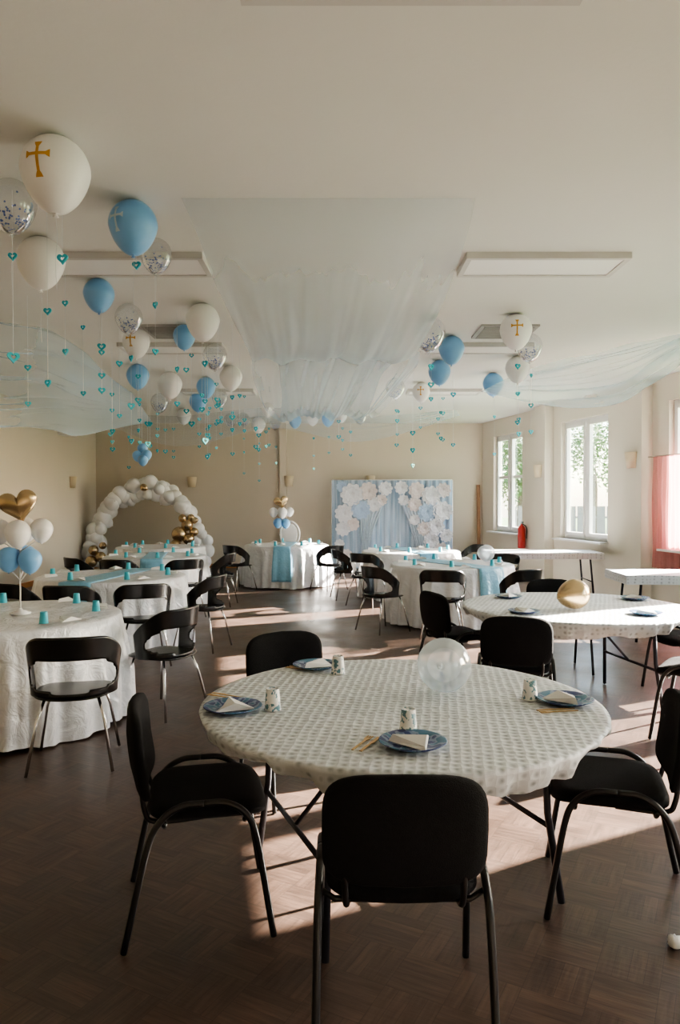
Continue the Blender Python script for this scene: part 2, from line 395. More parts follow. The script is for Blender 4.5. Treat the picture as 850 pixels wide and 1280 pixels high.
# ------------------------------------------------------------ chairs
def conf_chair(x, y, rz, label):
    r = empty("chair", (x, y, 0), rz)
    V, Fc = padg(.46, .44, .055, 4.5)
    for v in V:
        v.z += .455+.012*(v.x/.23)**2 - (.02*max(0, (v.y-.12)/.1)**2); v.y += .02
    mesh("seat", V, Fc, BLKF, r)
    V, Fc = padg(.475, .335, .042, 5)
    W = []
    for v in V:
        X, Z, Y = v.x, v.y, v.z
        yy = -.235-Y + .035*(X/.237)**2 + .015*(Z/.17)**2
        zz = .665+Z*(1+.0) - .018*(X/.237)**2*(1 if Z > 0 else 0)
        W.append(Vector((X, yy-(zz-.5)*.12, zz)))
    mesh("backrest", W, [f[::-1] for f in Fc], BLKF, r)
    for s in (-1, 1):
        tube("leg", [(s*.255, .25, .005), (s*.25, .19, .36), (s*.247, .15, .46), (s*.245, .08, .505), (s*.245, 0, .51)], .0125, BLKM, r, 8, 6)
        tube("leg", [(s*.255, -.28, .005), (s*.25, -.2, .36), (s*.247, -.15, .46), (s*.245, -.08, .505), (s*.245, 0, .51)], .0125, BLKM, r, 8, 6)
        tube("back_support", [(s*.16, 0, .425), (s*.165, -.17, .425), (s*.17, -.21, .47), (s*.17, -.225, .6), (s*.17, -.24, .74)], .010, BLKM, r, 8, 6)
    for yy in (.15, -.14): tube("crossbar", [(-.247, yy, .45), (-.2, yy, .42), (.2, yy, .42), (.247, yy, .45)], .01, BLKM, r, 8)
    return tag(r, label, "chair", "black upholstered chairs")
R = math.radians
A = conf_chair(.185, 2.31, R(0), "black upholstered chair seen from behind at white round table")
def cc(x, y, a, lab="black upholstered stacking chair pushed to a round table"): return copy_thing(A, (x, y, 0), R(a), None, lab)
cc(-.54, 2.88, -78, "black upholstered stacking chair seen side-on at white round table")
cc(1.10, 2.97, 74, "black upholstered chair at white round table, turned sideways")
cc(-.22, 4.08, 207, "black upholstered stacking chair behind the white round table")
cc(1.22, 5.12, -12, "black chair with back toward viewer at table with gold balloon")
cc(1.0, 6.28, -68); cc(2.05, 6.95, 180); cc(2.42, 4.98, 55); cc(2.88, 6.1, 100)
def open_chair(x, y, rz):
    r = empty("plastic_chair", (x, y, 0), rz)
    V, Fc = padg(.45, .44, .022, 3.2)
    for v in V: v.z += .445-.012*(1-(v.x/.23)**2)
    mesh("seat", V, Fc, BLKP, r)
    nt, nz = 52, 20; V = []; Fc = []
    for i in range(nt+1):
        t = -1+2*i/nt; a = t*R(108)
        top = .80+.012*math.cos(t*math.pi)-.36*max(0, abs(t)-.4)**1.4; bot = .435
        for j in range(nz+1):
            u = j/nz; z = bot+(top-bot)*u; fl = 1+.2*u**1.3*(1-.6*abs(t))
            V.append((.246*math.sin(a)*fl, -.21*math.cos(a)*fl-.01, z))
    for i in range(nt):
        for j in range(nz):
            t = -1+2*(i+.5)/nt; u = (j+.5)/nz
            if (abs(t)/.74)**3+((u-.36-.04*t*t)/.24)**2 < 1: continue
            Fc.append((i*(nz+1)+j, (i+1)*(nz+1)+j, (i+1)*(nz+1)+j+1, i*(nz+1)+j+1))
    used = sorted({i for f in Fc for i in f}); mp = {a: b for b, a in enumerate(used)}
    o = mesh("backrest", [V[i] for i in used], [tuple(mp[i] for i in f) for f in Fc], BLKP, r)
    md = o.modifiers.new("m", 'SMOOTH'); md.iterations = 4
    md = o.modifiers.new("s", 'SOLIDIFY'); md.thickness = .01; md.offset = 0
    for s in (-1, 1):
        for q_ in (-1, 1):
            tube("leg", [(s*.15, q_*.14, .43), (s*.19, q_*.18, .3), (s*.24, q_*.235, .005)], .0095, CHROME, r, 8)
    return tag(r, "black plastic chair with open curved back and chrome legs", "chair", "black plastic chairs")
O = open_chair(-1.62, 4.50, R(12))
for x, y, a in [(-1.34, 5.58, 62), (-1.93, 7.20, 22), (-1.48, 7.93, 75), (-3.14, 7.25, -30), (-2.56, 7.08, -4),
                (-2.15, 10.12, 30), (-1.84, 11.2, 85), (-3.6, 10.36, -45), (-3.0, 10.08, -8),
                (.52, 9.0, -55), (1.2, 8.60, -12), (2.10, 8.68, 32), (.12, 11.95, -78), (.42, 11.2, -35), (2.3, 13.1, 110), (2.32, 10.68, 140),
                (-1.82, 13.16, -42), (-.20, 13.16, 42)]:
    copy_thing(O, (x, y, 0), R(a))
# white ornate chair
r = empty("white_chair", (-1.05, 15.2, 0), math.pi)
V, Fc = padg(.44, .44, .05, 3)
for v in V: v.z += .46
mesh("seat", V, Fc, WHITE, r)
ring = [(.2*math.cos(a), -.22, .88+.27*math.sin(a)) for a in [2*math.pi*i/28 for i in range(29)]]
tube("backrest", ring, .022, WHITE, r)
V, Fc = padg(.34, .46, .03, 2)
mesh("back_panel", [Vector((v.x, -.22+v.z, .88+v.y)) for v in V], Fc, WHITE, r)
for s in (-1, 1):
    for q_ in (-1, 1): tube("leg", [(s*.17, q_*.17, .45), (s*.19, q_*.2, .2), (s*.18, q_*.2, 0.005)], [.022, .016, .012], WHITE, r)
    tube("back_post", [(s*.15, -.2, .46), (s*.14, -.22, .68)], .018, WHITE, r)
tag(r, "white oval-backed chair behind the honour table", "chair")
# ------------------------------------------------------------ tables
def skirt_r(R0, th, u, ph):
    f = .5+.5*math.sin(26*th+ph+1.5*math.sin(3*th+ph)); f2 = .5+.5*math.sin(11*th+ph*2); f3 = .5+.5*math.sin(47*th+2*math.sin(7*th+ph)+u*1.5)
    return R0+.01+u*.035+(.045*f+.028*f2+.018*f3)*min(1, u*1.8)
def cloth_table(x, y, R0, ph, label):
    r = empty("round_table", (x, y, 0))
    nt = 280; V = [(0, 0, .757)]; Fc = []; rings = []
    prof = [(.3, .757), (.6, .757), (.9, .757), (.985, .756)]
    for f, z in prof:
        for j in range(nt):
            a = 2*math.pi*j/nt; V.append((R0*f*math.cos(a), R0*f*math.sin(a), z+.002*math.sin(a*9+f*20)))
    nz = 14
    for i in range(nz+1):
        u = i/nz
        for j in range(nt):
            a = 2*math.pi*j/nt; rr = skirt_r(R0, a, u, ph)
            V.append((rr*math.cos(a), rr*math.sin(a), .745-u*(.725+.012*math.sin(7*a+ph))))
    nr = len(prof)+nz+1
    for j in range(nt): Fc.append((0, 1+j, 1+(j+1) % nt))
    for i in range(nr-1):
        for j in range(nt): Fc.append((1+i*nt+j, 1+(i+1)*nt+j, 1+(i+1)*nt+(j+1) % nt, 1+i*nt+(j+1) % nt))
    mesh("tablecloth", V, Fc, SATIN, r)
    lathe("tabletop", [(.001, .715), (R0-.02, .715), (R0-.01, .73), (R0-.02, .745), (.001, .745)], TABLEW, r, 48)
    return tag(r, label, "table", "cloth-covered round tables")
def runner(x, y, R0, phi, ph, w=.32, drop=.5):
    V = []; Fc = []; n = 10
    path = []
    for s in (-1, 1):
        pts = [(s, u) for u in ([1-i/14 for i in range(15)] if s < 0 else [i/14 for i in range(15)])]
        if s > 0: path += [('top', -1+2*i/16) for i in range(1, 16)]
        path += pts
    dx, dy = math.cos(phi), math.sin(phi)
    for p in path:
        for j in range(n+1):
            o = (j/n-.5)*w
            if p[0] == 'top':
                t = p[1]*R0; V.append((dx*t-dy*o, dy*t+dx*o, .764+.003*math.sin(j*2.2+t*3)))
            else:
                s, u = p; base = math.sqrt(max(.01, R0*R0-o*o)); th_ = math.atan2(dy*s*base+dx*o, dx*s*base-dy*o)
                uu = u*drop/.725
                rr = max(skirt_r(R0, th_+e, uu, ph) for e in (-.04, -.02, 0, .02, .04))+.015
                V.append((math.cos(th_)*rr, math.sin(th_)*rr, .762-u*drop))
    m = len(path)
    for i in range(m-1):
        for j in range(n): Fc.append((i*(n+1)+j, (i+1)*(n+1)+j, (i+1)*(n+1)+j+1, i*(n+1)+j+1))
    o = mesh("table_runner", V, Fc, BLUES, None, (x, y, 0)); md = o.modifiers.new("s", 'SOLIDIFY'); md.thickness = .004
    return tag(o, "shiny blue satin runner draped over a white round table", "table runner", "blue table runners")
CT = [(-2.45, 5.42, .80, .3, "round table with crinkled white satin cloth to the floor"),
      (-2.55, 8.27, .80, 1.1, "round table with white satin cloth and blue runner"),
      (-2.8, 11.2, .76, 2.0, "round table with white satin cloth near balloon arch"),
      (-3.25, 13.4, .78, .9, "round table with white cloth in front of balloon arch"),
      (1.485, 9.8, .80, 2.7, "round table with draped white satin cloth and blue runner"),
      (1.18, 12.3, .80, 4.0, "round table with white cloth before the blue backdrop"),
      (-1.01, 14.0, .78, 5.0, "round honour table with draped white cloth and blue runner")]
for t in CT: cloth_table(*t)
runner(-2.55, 8.27, .80, R(-100), 1.1, .34); runner(1.485, 9.8, .80, R(-62), 2.7, .36, .55); runner(-1.01, 14, .78, R(-92), 5.0, .3, .62)
runner(-2.8, 11.2, .76, R(-80), 2.0, .3); runner(1.18, 12.3, .8, R(-75), 4.0, .3, .3)
def fold_table(x, y, R0, rot, label):
    r = empty("folding_table", (x, y, 0), rot)
    nt = 220; V = [(0, 0, .757)]; Fc = []
    prof = [(.25, 0), (.5, 0), (.75, 0), (.95, 0), (.99, -.002)]
    for f, z in prof:
        for j in range(nt):
            a = 2*math.pi*j/nt; V.append((R0*f*math.cos(a), R0*f*math.sin(a), .757+z+.0015*math.sin(5*a+f*30)))
    nz = 6
    for i in range(nz+1):
        u = i/nz
        for j in range(nt):
            a = 2*math.pi*j/nt
            rr = R0+.008-u*u*.035+u*.016*math.sin(24*a+2*math.sin(5*a))+u*.008*math.sin(53*a)
            hd = .078+.032*math.sin(3*a+1)+.018*math.sin(8*a)+.009*math.sin(19*a)
            V.append((rr*math.cos(a), rr*math.sin(a), .75-u*hd))
    nr = len(prof)+nz+1
    for j in range(nt): Fc.append((0, 1+j, 1+(j+1) % nt))
    for i in range(nr-1):
        for j in range(nt): Fc.append((1+i*nt+j, 1+(i+1)*nt+j, 1+(i+1)*nt+(j+1) % nt, 1+i*nt+(j+1) % nt))
    mesh("tablecloth", V, Fc, QUILT, r)
    lathe("tabletop", [(.001, .71), (R0-.05, .71), (R0-.015, .72), (R0-.01, .74), (.001, .74)], TABLEW, r, 64)
    for s in (-1, 1):
        for q_ in (-1, 1):
            tube("leg", [(s*.46, q_*.36, .71), (s*.47, q_*.37, .35), (s*.5, q_*.42, .008)], .015, GREYM, r)
        tube("crossbar", [(s*.47, -.37, .3), (s*.47, .37, .3)], .011, GREYM, r)
        tube("crossbar", [(s*.46, -.4, .695), (s*.46, .4, .695)], .013, GREYM, r)
        tube("brace", [(s*.47, 0, .3), (s*.1, 0, .7)], .01, GREYM, r)
    return tag(r, label, "table", "round folding tables")
fold_table(.255, 3.1, .825, R(22), "round folding table with white embossed cloth and dark metal legs")
fold_table(1.88, 5.9, .88, R(10), "round folding table with white embossed cloth holding a gold balloon")
def rect_table(x, y, rz, label):
    r = empty("rectangular_table", (x, y, 0), rz)
    box("tabletop", (0, 0, .73), (1.75, .75, .04), TABLEW, r, .006)
    V = []; Fc = []; boxg((0, 0, .757), (1.79, .79, .008), V, Fc)
    boxg((0, -.396, .71), (1.79, .005, .1), V, Fc); boxg((0, .396, .71), (1.79, .005, .1), V, Fc)
    boxg((-.895, 0, .71), (.005, .79, .1), V, Fc); boxg((.895, 0, .71), (.005, .79, .1), V, Fc)
    mesh("tablecloth", V, Fc, QUILT, r, smooth=False)
    for s in (-1, 1):
        for q_ in (-1, 1): tube("leg", [(s*.7, q_*.3, .71), (s*.76, q_*.32, .005)], .016, GREYM, r)
        tube("crossbar", [(s*.73, -.31, .3), (s*.73, .31, .3)], .01, GREYM, r)
    return tag(r, label, "table", "rectangular serving tables")
rect_table(3.3, 12.1, R(-3), "rectangular table with white cover beside the windows")
rect_table(4.10, 8.55, R(-3), "rectangular table with white cover near the pink curtain")
# ------------------------------------------------------------ tableware
TZ = .7605
def plate(x, y, z=TZ):
    o = lathe("plate", [(.001, .004), (.07, .004), (.082, .008), (.115, .02), (.118, .018), (.085, .003), (.07, 0), (.001, 0)], PLATEM, None, 40, (x, y, z))
    return tag(o, "blue patterned paper plate on white tablecloth", "plate", "blue paper plates")
p0 = plate(-.43, 2.95)
PL = [(-.43, 2.95, 20), (-.12, 3.70, 140), (.25, 2.52, 80), (.935, 3.06, 200)]
PL2 = [(1.37, 5.5, 40), (2.25, 5.42, 100), (2.5, 6.25, 200), (1.45, 6.35, 170)]
for x, y, a in PL[1:]+PL2: copy_thing(p0, (x, y, TZ), R(a))
def napkin(x, y, z, rz, label="white folded paper napkin on a plate"):
    V = [(-.085, -.05, .004), (.085, -.05, .004), (0, .085, .006), (-.06, -.045, .012), (.06, -.045, .012), (0, .07, .03), (.0, -.048, .034)]
    Fc = [(0, 1, 4, 6, 3), (1, 2, 5, 4), (2, 0, 3, 5), (3, 6, 5), (6, 4, 5), (0, 2, 1)]
    o = mesh("napkin", V, Fc, NAPK, None, (x, y, z), (0, 0, rz), smooth=False)
    return tag(o, label, "napkin", "white napkins")
n0 = napkin(PL[0][0], PL[0][1], TZ+.004, R(20))
for x, y, a in PL[1:]+PL2: copy_thing(n0, (x, y, TZ+.004), R(a))
def cup(name, x, y, mat, s, label, grp):
    o = lathe(name, [(.001, .092), (.026, .092), (.0275, .095), (.0285, .092), (.0365, .004), (.0385, .003), (.0385, 0), (.036, 0), (.027, .088), (.001, .088)], mat, None, 24, (x, y, TZ))
    o.scale = (s, s, s)
    return tag(o, label, "cup", grp)
cp = cup("paper_cup", -.27, 2.95, CUPM, .9, "upside-down white paper cup with dark printed pattern", "printed paper cups")
for x, y, a in [(-.01, 3.57, 50), (.247, 2.66, 120), (.80, 3.10, 200)]: copy_thing(cp, (x, y, TZ), R(a))
tcup = None
for (x, y, R0, ph, lb) in CT:
    for kk in range(7):
        a = 2*math.pi*kk/7+ph*.7+random.uniform(-.1, .1)
        rr = R0-.17; px_, py_ = x+rr*math.cos(a), y+rr*math.sin(a)
        if tcup is None: tcup = cup("teal_cup", px_, py_, TEALC, .82, "small upside-down teal paper cup on white tablecloth", "teal paper cups"); tcup.location.z = .768
        else: copy_thing(tcup, (px_, py_, .768), 0)
        b = a+.24; copy_thing(n0, (x+(R0-.14)*math.cos(b), y+(R0-.14)*math.sin(b), .768), b+math.pi/2, 1.0, "white folded napkin beside a teal cup")
def forkmesh(name, kind):
    if kind == 'fork':
        out = [(-.004, -.08), (.004, -.08), (.0045, .03), (.011, .045), (.011, .08), (.007, .08), (.006, .055), (.002, .055), (.002, .08), (-.002, .08), (-.002, .055), (-.006, .055), (-.007, .08), (-.011, .08), (-.011, .045), (-.0045, .03)]
    else:
        out = [(-.005, -.08), (.005, -.08), (.005, .0), (.009, .02), (.009, .06), (.003, .082), (-.005, .08)]
    n = len(out); V = [(a, b, 0) for a, b in out]+[(a, b, .0025) for a, b in out]
    Fc = [tuple(range(n-1, -1, -1)), tuple(range(n, 2*n))]+[(i, (i+1) % n, n+(i+1) % n, n+i) for i in range(n)]
    return mesh(name, V, Fc, WOOD, smooth=False)
fk = tag(forkmesh("wooden_fork", 'fork'), "pale disposable wooden fork on white tablecloth", "fork", "wooden forks")
kn = tag(forkmesh("wooden_knife", 'knife'), "pale disposable wooden knife on white tablecloth", "knife", "wooden knives")
CU = [(.075, 2.54, -25), (-.2, 3.66, 60), (-.50, 3.14, 60), (.87, 2.92, 100)]
for i, (x, y, a) in enumerate(CU):
    for ob, off in ((fk, 0), (kn, .03)):
        xx = x+off*math.cos(R(a)); yy = y+off*math.sin(R(a))
        if i == 0: ob.location = (xx, yy, TZ); ob.rotation_euler = (0, 0, R(a))
        else: copy_thing(ob, (xx, yy, TZ), R(a))
# ------------------------------------------------------------ balloons
def brad(z):  # unit teardrop radius, z in [-1.25,1]
    if z >= 0: return math.sqrt(max(0, 1-z*z))
    u = -z/1.22
    return math.sqrt(max(0, 1-u*u))*(1-.18*u)
prof = [(max(.004, brad(z)), z) for z in [1*math.cos(math.pi*i/26)*(1 if math.cos(math.pi*i/26) > 0 else 1.2) for i in range(27)]]
knot = [(.03, -1.19), (.035, -1.22), (.09, -1.3), (.02, -1.29)]
BV, BF = latheg(prof+knot, 32)
BM = {}
def balloon_mesh(mat):
    if mat.name not in BM:
        me = bpy.data.meshes.new("balloon"); me.from_pydata(BV, [], BF); me.materials.append(mat)
        me.polygons.foreach_set("use_smooth", [True]*len(me.polygons)); BM[mat.name] = me
    return BM[mat.name]
def cross_mesh(mat):
    V = []; Fc = []
    def add(poly_fn, nx, nz_):
        b = len(V)
        for i in range(nx+1):
            for j in range(nz_+1):
                x, z = poly_fn(i/nx, j/nz_); rr = brad(z); V.append((x, -math.sqrt(max(0, rr*rr-x*x))*1.008-.004, z))
        for i in range(nx):
            for j in range(nz_): Fc.append((b+i*(nz_+1)+j, b+(i+1)*(nz_+1)+j, b+(i+1)*(nz_+1)+j+1, b+i*(nz_+1)+j+1))
    fl = lambda v: .045+.07*max(0, (abs(v)-.72)/.28)**.6
    add(lambda u, v: ((u-.5)*2*fl(2*v-1), -.02+(2*v-1)*.48), 4, 26)
    add(lambda u, v: ((2*u-1)*.36, .10+(v-.5)*2*fl(2*u-1)), 22, 4)
    me = bpy.data.meshes.new("cross_emblem"); me.from_pydata(V, [], Fc); me.materials.append(mat); return me
CRG, CRP = cross_mesh(GOLDP), cross_mesh(PALEP)
def conf_mesh():
    V = []; Fc = []
    for i in range(150):
        th_ = random.uniform(0, 6.28); z = -1.0+abs(random.gauss(0, .45))
        z = min(.6, z); rr = brad(z)*.97; p = Vector((rr*math.cos(th_), rr*math.sin(th_), z)); nn = Vector((p.x, p.y, p.z*.8)).normalized()
        a = nn.orthogonal().normalized(); b = nn.cross(a); s = .045; k0 = len(V)
        for q_ in range(6): V.append(p*.99+(a*math.cos(q_*1.047)+b*math.sin(q_*1.047))*s)
        Fc.append(tuple(range(k0, k0+6)))
    me = bpy.data.meshes.new("confetti"); me.from_pydata([tuple(v) for v in V], [], Fc); me.materials.append(CONF); return me
CFM = conf_mesh()
RV, RF = tubeg([(0, 0, -1.28), (.03, .02, -1.9), (-.02, 0, -2.6), (.02, .01, -3.4)], .007, 4, 4)
RME = bpy.data.meshes.new("ribbon"); RME.from_pydata([tuple(v) for v in RV], [], RF); RME.materials.append(THREAD)
def child(name, me, parent):
    o = bpy.data.objects.new(name, me); COL.objects.link(o); o.parent = parent; KIDS.setdefault(parent.name, []).append(o); return o
LB = {'w': ("white balloon floating against the ceiling", WHITEB), 'b': ("light blue balloon floating against the ceiling", BLUEB),
      'c': ("clear balloon with blue confetti floating at the ceiling", CLEARB), 'wc': ("white balloon printed with a gold cross at the ceiling", WHITEB),
      'bc': ("light blue balloon printed with a pale cross at the ceiling", BLUEB)}
BAL = [(72, 218, 42, 'wc'), (17, 258, 30, 'c'), (168, 284, 30, 'bc'), (53, 328, 29, 'w'), (196, 320, 19, 'c'), (125, 369, 19, 'b'), (162, 398, 17, 'c'),
       (171, 428, 17, 'wc'), (231, 421, 14, 'b'), (254, 402, 21, 'w'), (269, 445, 15, 'c'), (173, 470, 14, 'b'), (213, 481, 15, 'w'), (289, 472, 14, 'w'),
       (258, 484, 12, 'b'), (200, 503, 11, 'c'), (248, 502, 11, 'b'), (536, 417, 20, 'c'), (564, 437, 16, 'b'), (549, 465, 14, 'b'), (494, 485, 12, 'c'),
       (526, 490, 11, 'wc'), (616, 480, 13, 'b'), (644, 414, 20, 'wc'), (661, 434, 16, 'c'), (646, 461, 15, 'w'), (323, 531, 9, 'w'), (369, 526, 8, 'b'),
       (304, 524, 8, 'c'), (410, 524, 8, 'b'), (288, 525, 8, 'c'), (344, 528, 8, 'c'), (391, 524, 7, 'w'), (450, 521, 8, 'c'), (427, 520, 7, 'w'), (160,515,9,'c'),(230,520,9,'w'), (275,497,10,'c'), (335,512,8,'w')]
heart_sites = []
for px, py, rp_, kd in BAL:
    r0 = .15
    for _ in range(4):
        d = (H-r0*1.02-CZ)*F/(625-py); r0 = max(.11, min(.17, rp_*d/F))
    z = H-r0*1.02
    o = bpy.data.objects.new("balloon", balloon_mesh(LB[kd][1])); COL.objects.link(o); x = sx(px, d)
    o.location = (x, d, z); o.scale = (r0, r0, r0*1.02)
    tag(o, LB[kd][0], "balloon", "ceiling balloons")
    child("ribbon", RME, o)
    if kd == 'wc': child("cross_emblem", CRG, o); o.rotation_euler = (0, 0, -.15)
    if kd == 'bc': child("cross_emblem", CRP, o); o.rotation_euler = (0, 0, -.5)
    if kd == 'c': c_ = child("confetti", CFM, o); c_["kind"] = "stuff"
    heart_sites.append((x, d, z-r0*1.3))
# table balloons
def tballoon(x, y, r0, mat, label, rot=(math.pi*.5, 0, .6)):
    o = bpy.data.objects.new("balloon", balloon_mesh(mat)); COL.objects.link(o)
    o.location = (x, y, TZ+r0*1.0); o.scale = (r0,)*3; o.rotation_euler = rot; tag(o, label, "balloon"); return o
b1 = tballoon(.454, 3.22, .118, MILKB, "translucent milky balloon with confetti resting on table", (R(100), 0, R(165)))
b1.scale = (.118, .118, .108); b1.location.z = TZ+.118
c_ = child("confetti", CFM, b1); c_["kind"] = "stuff"; c_.rotation_euler = (R(-90), 0, 0); c_.scale = (.9, .8, .8)
tballoon(1.8, 5.67, .117, GOLDB, "metallic gold balloon resting on table", (R(80), 0, 1.9))
tballoon(2.0, 10.1, .115, MILKB, "translucent white balloon resting on draped table")
# heart garlands
hp = heart_pts(28); V = []; Fc = []; n = 28
for yy in (-.006, .006):
    for x, z in hp: V.append((x*.036, yy, z*.036))
    for x, z in hp: V.append((x*.016, yy, z*.016+.001))
for i in range(n):
    j = (i+1) % n
    Fc += [(i, j, n+j, n+i), (2*n+j, 2*n+i, 3*n+i, 3*n+j), (i, 2*n+i, 2*n+j, j), (n+i, n+j, 3*n+j, 3*n+i)]
HME = bpy.data.meshes.new("heart"); HME.from_pydata(V, [], Fc); HME.materials.append(TEAL)
TV, TF = tubeg([(0, 0, 0), (0, 0, -1)], .0012, 4)
TME = bpy.data.meshes.new("thread"); TME.from_pydata([tuple(v) for v in TV], [], TF); TME.materials.append(THREAD)
def garland(x, y, ztop, hz):
    r = empty("heart_garland", (x, y, ztop)); L = ztop-min(hz)
    t = child("thread", TME, r); t.scale = (1, 1, L)
    for z in hz:
        h = child("heart", HME, r); h.location = (0, 0, z-ztop); h.rotation_euler = (0, 0, random.uniform(-.9, .9)); s = random.uniform(.7, 1.05); h.scale = (s, 1, s)
    tag(r, "string of teal foil hearts hanging from a balloon", "garland", "heart garlands")
for i, (x, y, z) in enumerate(heart_sites):
    if y < 5.3 or (y > 9 and i % 3 == 0): continue
    m = random.choice((2, 3)); L = random.uniform(.45, 1.1)
    garland(x+.02, y, z, sorted([z-L*(j+.6+random.uniform(-.2, .2))/m for j in range(m)], reverse=True))
def gp(px, d, pys):
    garland(sx(px, d), d, H-.01, [CZ+(625-py)*d/F for py in pys])
gp(18, 4.3, (322, 447)); gp(61, 4.6, (390, 479)); gp(83, 5.5, (380, 440)); gp(128, 6, (434, 470)); gp(80, 3.9, (325,)); gp(172, 4.5, (333,)); gp(195, 5.4, (382, 440))
gp(36,6.5,(460,505)); gp(105,7.5,(410,492)); gp(150,7.2,(455,520)); gp(222,7,(462,505)); gp(240,7.6,(445,530)); gp(272,8.2,(500,)); gp(300,8.5,(495,530)); gp(185,7.5,(530,555))
for i in range(28):
    px = random.choice((random.uniform(200, 340), random.uniform(300, 600), random.uniform(130, 300), random.uniform(480, 660))); d = random.uniform(7.5, 13.5)
    z0 = random.uniform(490, 545); gp(px, d, [min(z0+j*random.uniform(16, 30), 582) for j in range(random.choice((2, 2, 3)))])
# blue mini cluster
r = empty("balloon_cluster", (-2.14, 8, 2.08))
for dx, dy, dz in ((-.05, 0, 0), (.05, 0, .01), (0, .02, .08), (.02, -.04, -.05)):
    h = child("balloon", balloon_mesh(BLUEB), r); h.location = (dx, dy, dz); h.scale = (.055,)*3
t = child("thread", TME, r); t.location = (0, 0, H-2.08); t.scale = (1, 1, H-2.08-.1)
tag(r, "small cluster of blue balloons hanging from the ceiling on a thread", "balloon cluster")
# centerpiece
def heart_balloon(parent, loc, s, tilt):
    hp2 = heart_pts(40); V = []; Fc = []; n = 40; lays = [0.02, .3, .55, .75, .9, .98, 1.0]
    full = [(l, -1) for l in lays]+[(l, 1) for l in lays[-2::-1]]
    for l, sd in full:
        h = sd*.36*math.sqrt(max(0, 1-l*l))
        for x, z in hp2: V.append((x*l*s, h*s, z*l*s))
    for i in range(len(full)-1):
        for j in range(n): Fc.append((i*n+j, i*n+(j+1) % n, (i+1)*n+(j+1) % n, (i+1)*n+j))
    return mesh("heart_balloon", V, Fc, GOLDB, parent, loc, tilt)
cpz = .764
r = empty("balloon_centerpiece", (-2.34, 5.4, cpz)); KIDS.setdefault(r.name, [])
lathe("base", [(.001, 0), (.07, 0), (.075, .012), (.02, .03), (.008, .045), (.001, .045)], WHITE, r)
tube("pole", [(0, 0, .02), (0, 0, .75)], .006, WHITE, r)
for dx, dy, dz, mt, rr in ((-.15, 0, .61, WHITEB, .085), (.02, -.08, .60, WHITEB, .092), (.15, .02, .62, WHITEB, .082), (.0, .1, .62, WHITEB, .085), (-.07, -.03, .41, BLUEB, .085), (.08, -.02, .40, BLUEB, .085), (.0, .1, .42, BLUEB, .08)):
    tube("stick", [(0, 0, dz-.16), (dx*.8, dy*.8, dz-rr)], .004, WHITE, r)
    h = child("balloon", balloon_mesh(mt), r); h.location = (dx, dy, dz); h.scale = (rr,)*3
heart_balloon(r, (-.01, 0, .80), .145, (R(8), R(-12), R(15)))
tag(r, "balloon centerpiece with gold heart, white and blue balloons on stand", "balloon centerpiece", "balloon centerpieces")
copy_thing(r, (-1.1, 13.9, cpz), 0)
# balloon arch
r = empty("balloon_arch", (-4.3, 16.5, 0)); cnt = 0
for i in range(89):
    t = i/88*math.pi; cx_, cz_ = -1.2*math.cos(t), .15+1.68*math.sin(t)**.8
    rr = random.choice((.15, .12, .17, .135)); sgn = (-1, 1, 0)[i % 3]; jx = sgn*.11*math.cos(t)+random.uniform(-.05, .05); jy = random.uniform(-.14, .12); jz = sgn*.12*math.sin(t)+random.uniform(-.05, .05)
    mt = WHITEB
    if random.random() < .06: mt = GOLDB; rr = .08; jy = -.27
    h = child("balloon", balloon_mesh(mt), r); h.location = (cx_+jx, jy, max(rr*1.02, cz_+jz)); h.scale = (rr,)*3
    h.rotation_euler = (R(60)+random.uniform(-.8, .8), 0, random.uniform(-2.5, 2.5))
for dx, dz, rr in ((.78, .85, .17), (.95, 1.05, .13), (.98, .75, .13), (.7, .62, .12), (1.1, .9, .1), (.85, 1.2, .09), (-1.1, .5, .11), (-.95, .35, .12), (-1.15, .25, .13), (-.9, .6, .08)):
    h = child("balloon", balloon_mesh(GOLDB), r); h.location = (dx, -.32, dz); h.scale = (rr,)*3; h.rotation_euler = (R(95), 0, .4)
tube("arch_frame", [(-1.22*math.cos(i/20*math.pi), 0, .02+1.8*math.sin(i/20*math.pi)**.8) for i in range(21)], .012, WHITE, r)
tag(r, "arch of white and gold balloons standing against the back wall", "balloon arch")
# backdrop
r = empty("photo_backdrop", (1.19, 16.85, 0)); W_, Hh = 2.74, 2.05
V = []; Fc = []; n = 120
for i in range(n+1):
    x = -W_/2+W_*i/n
    for j in range(2): V.append((x, .012*math.sin(i*.9), .04+j*(Hh-.04)))
for i in range(n): Fc.append((2*i, 2*i+2, 2*i+3, 2*i+1))
mesh("backdrop_fabric", V, Fc, BACKM, r)
CURT = M("pale_blue_drape", (.52, .61, .71), .5, var=.1, vs=4)
for s in (-1, 1):
    V = []; Fc = []; n = 30; mz = 14
    for i in range(n+1):
        for j in range(mz+1):
            v = j/mz; z = .1+v*1.5; wd = .12+.45*v**1.6
            x0 = s*(.72); x = x0-s*wd*(i/n)
            V.append((x, -.07-.03*math.sin(i*1.4), z))
    for i in range(n):
        for j in range(mz): Fc.append((i*(mz+1)+j, (i+1)*(mz+1)+j, (i+1)*(mz+1)+j+1, i*(mz+1)+j+1))
    mesh("curtain", V, Fc, CURT, r)
for s in (-1, 1):
    tube("post", [(s*W_/2, .03, 0), (s*W_/2, .03, Hh)], .018, WHITE, r); tube("foot", [(s*W_/2, -.25, .015), (s*W_/2, .3, .015)], .014, WHITE, r)
tube("top_bar", [(-W_/2, .03, Hh), (W_/2, .03, Hh)], .018, WHITE, r)
V = []; Fc = []
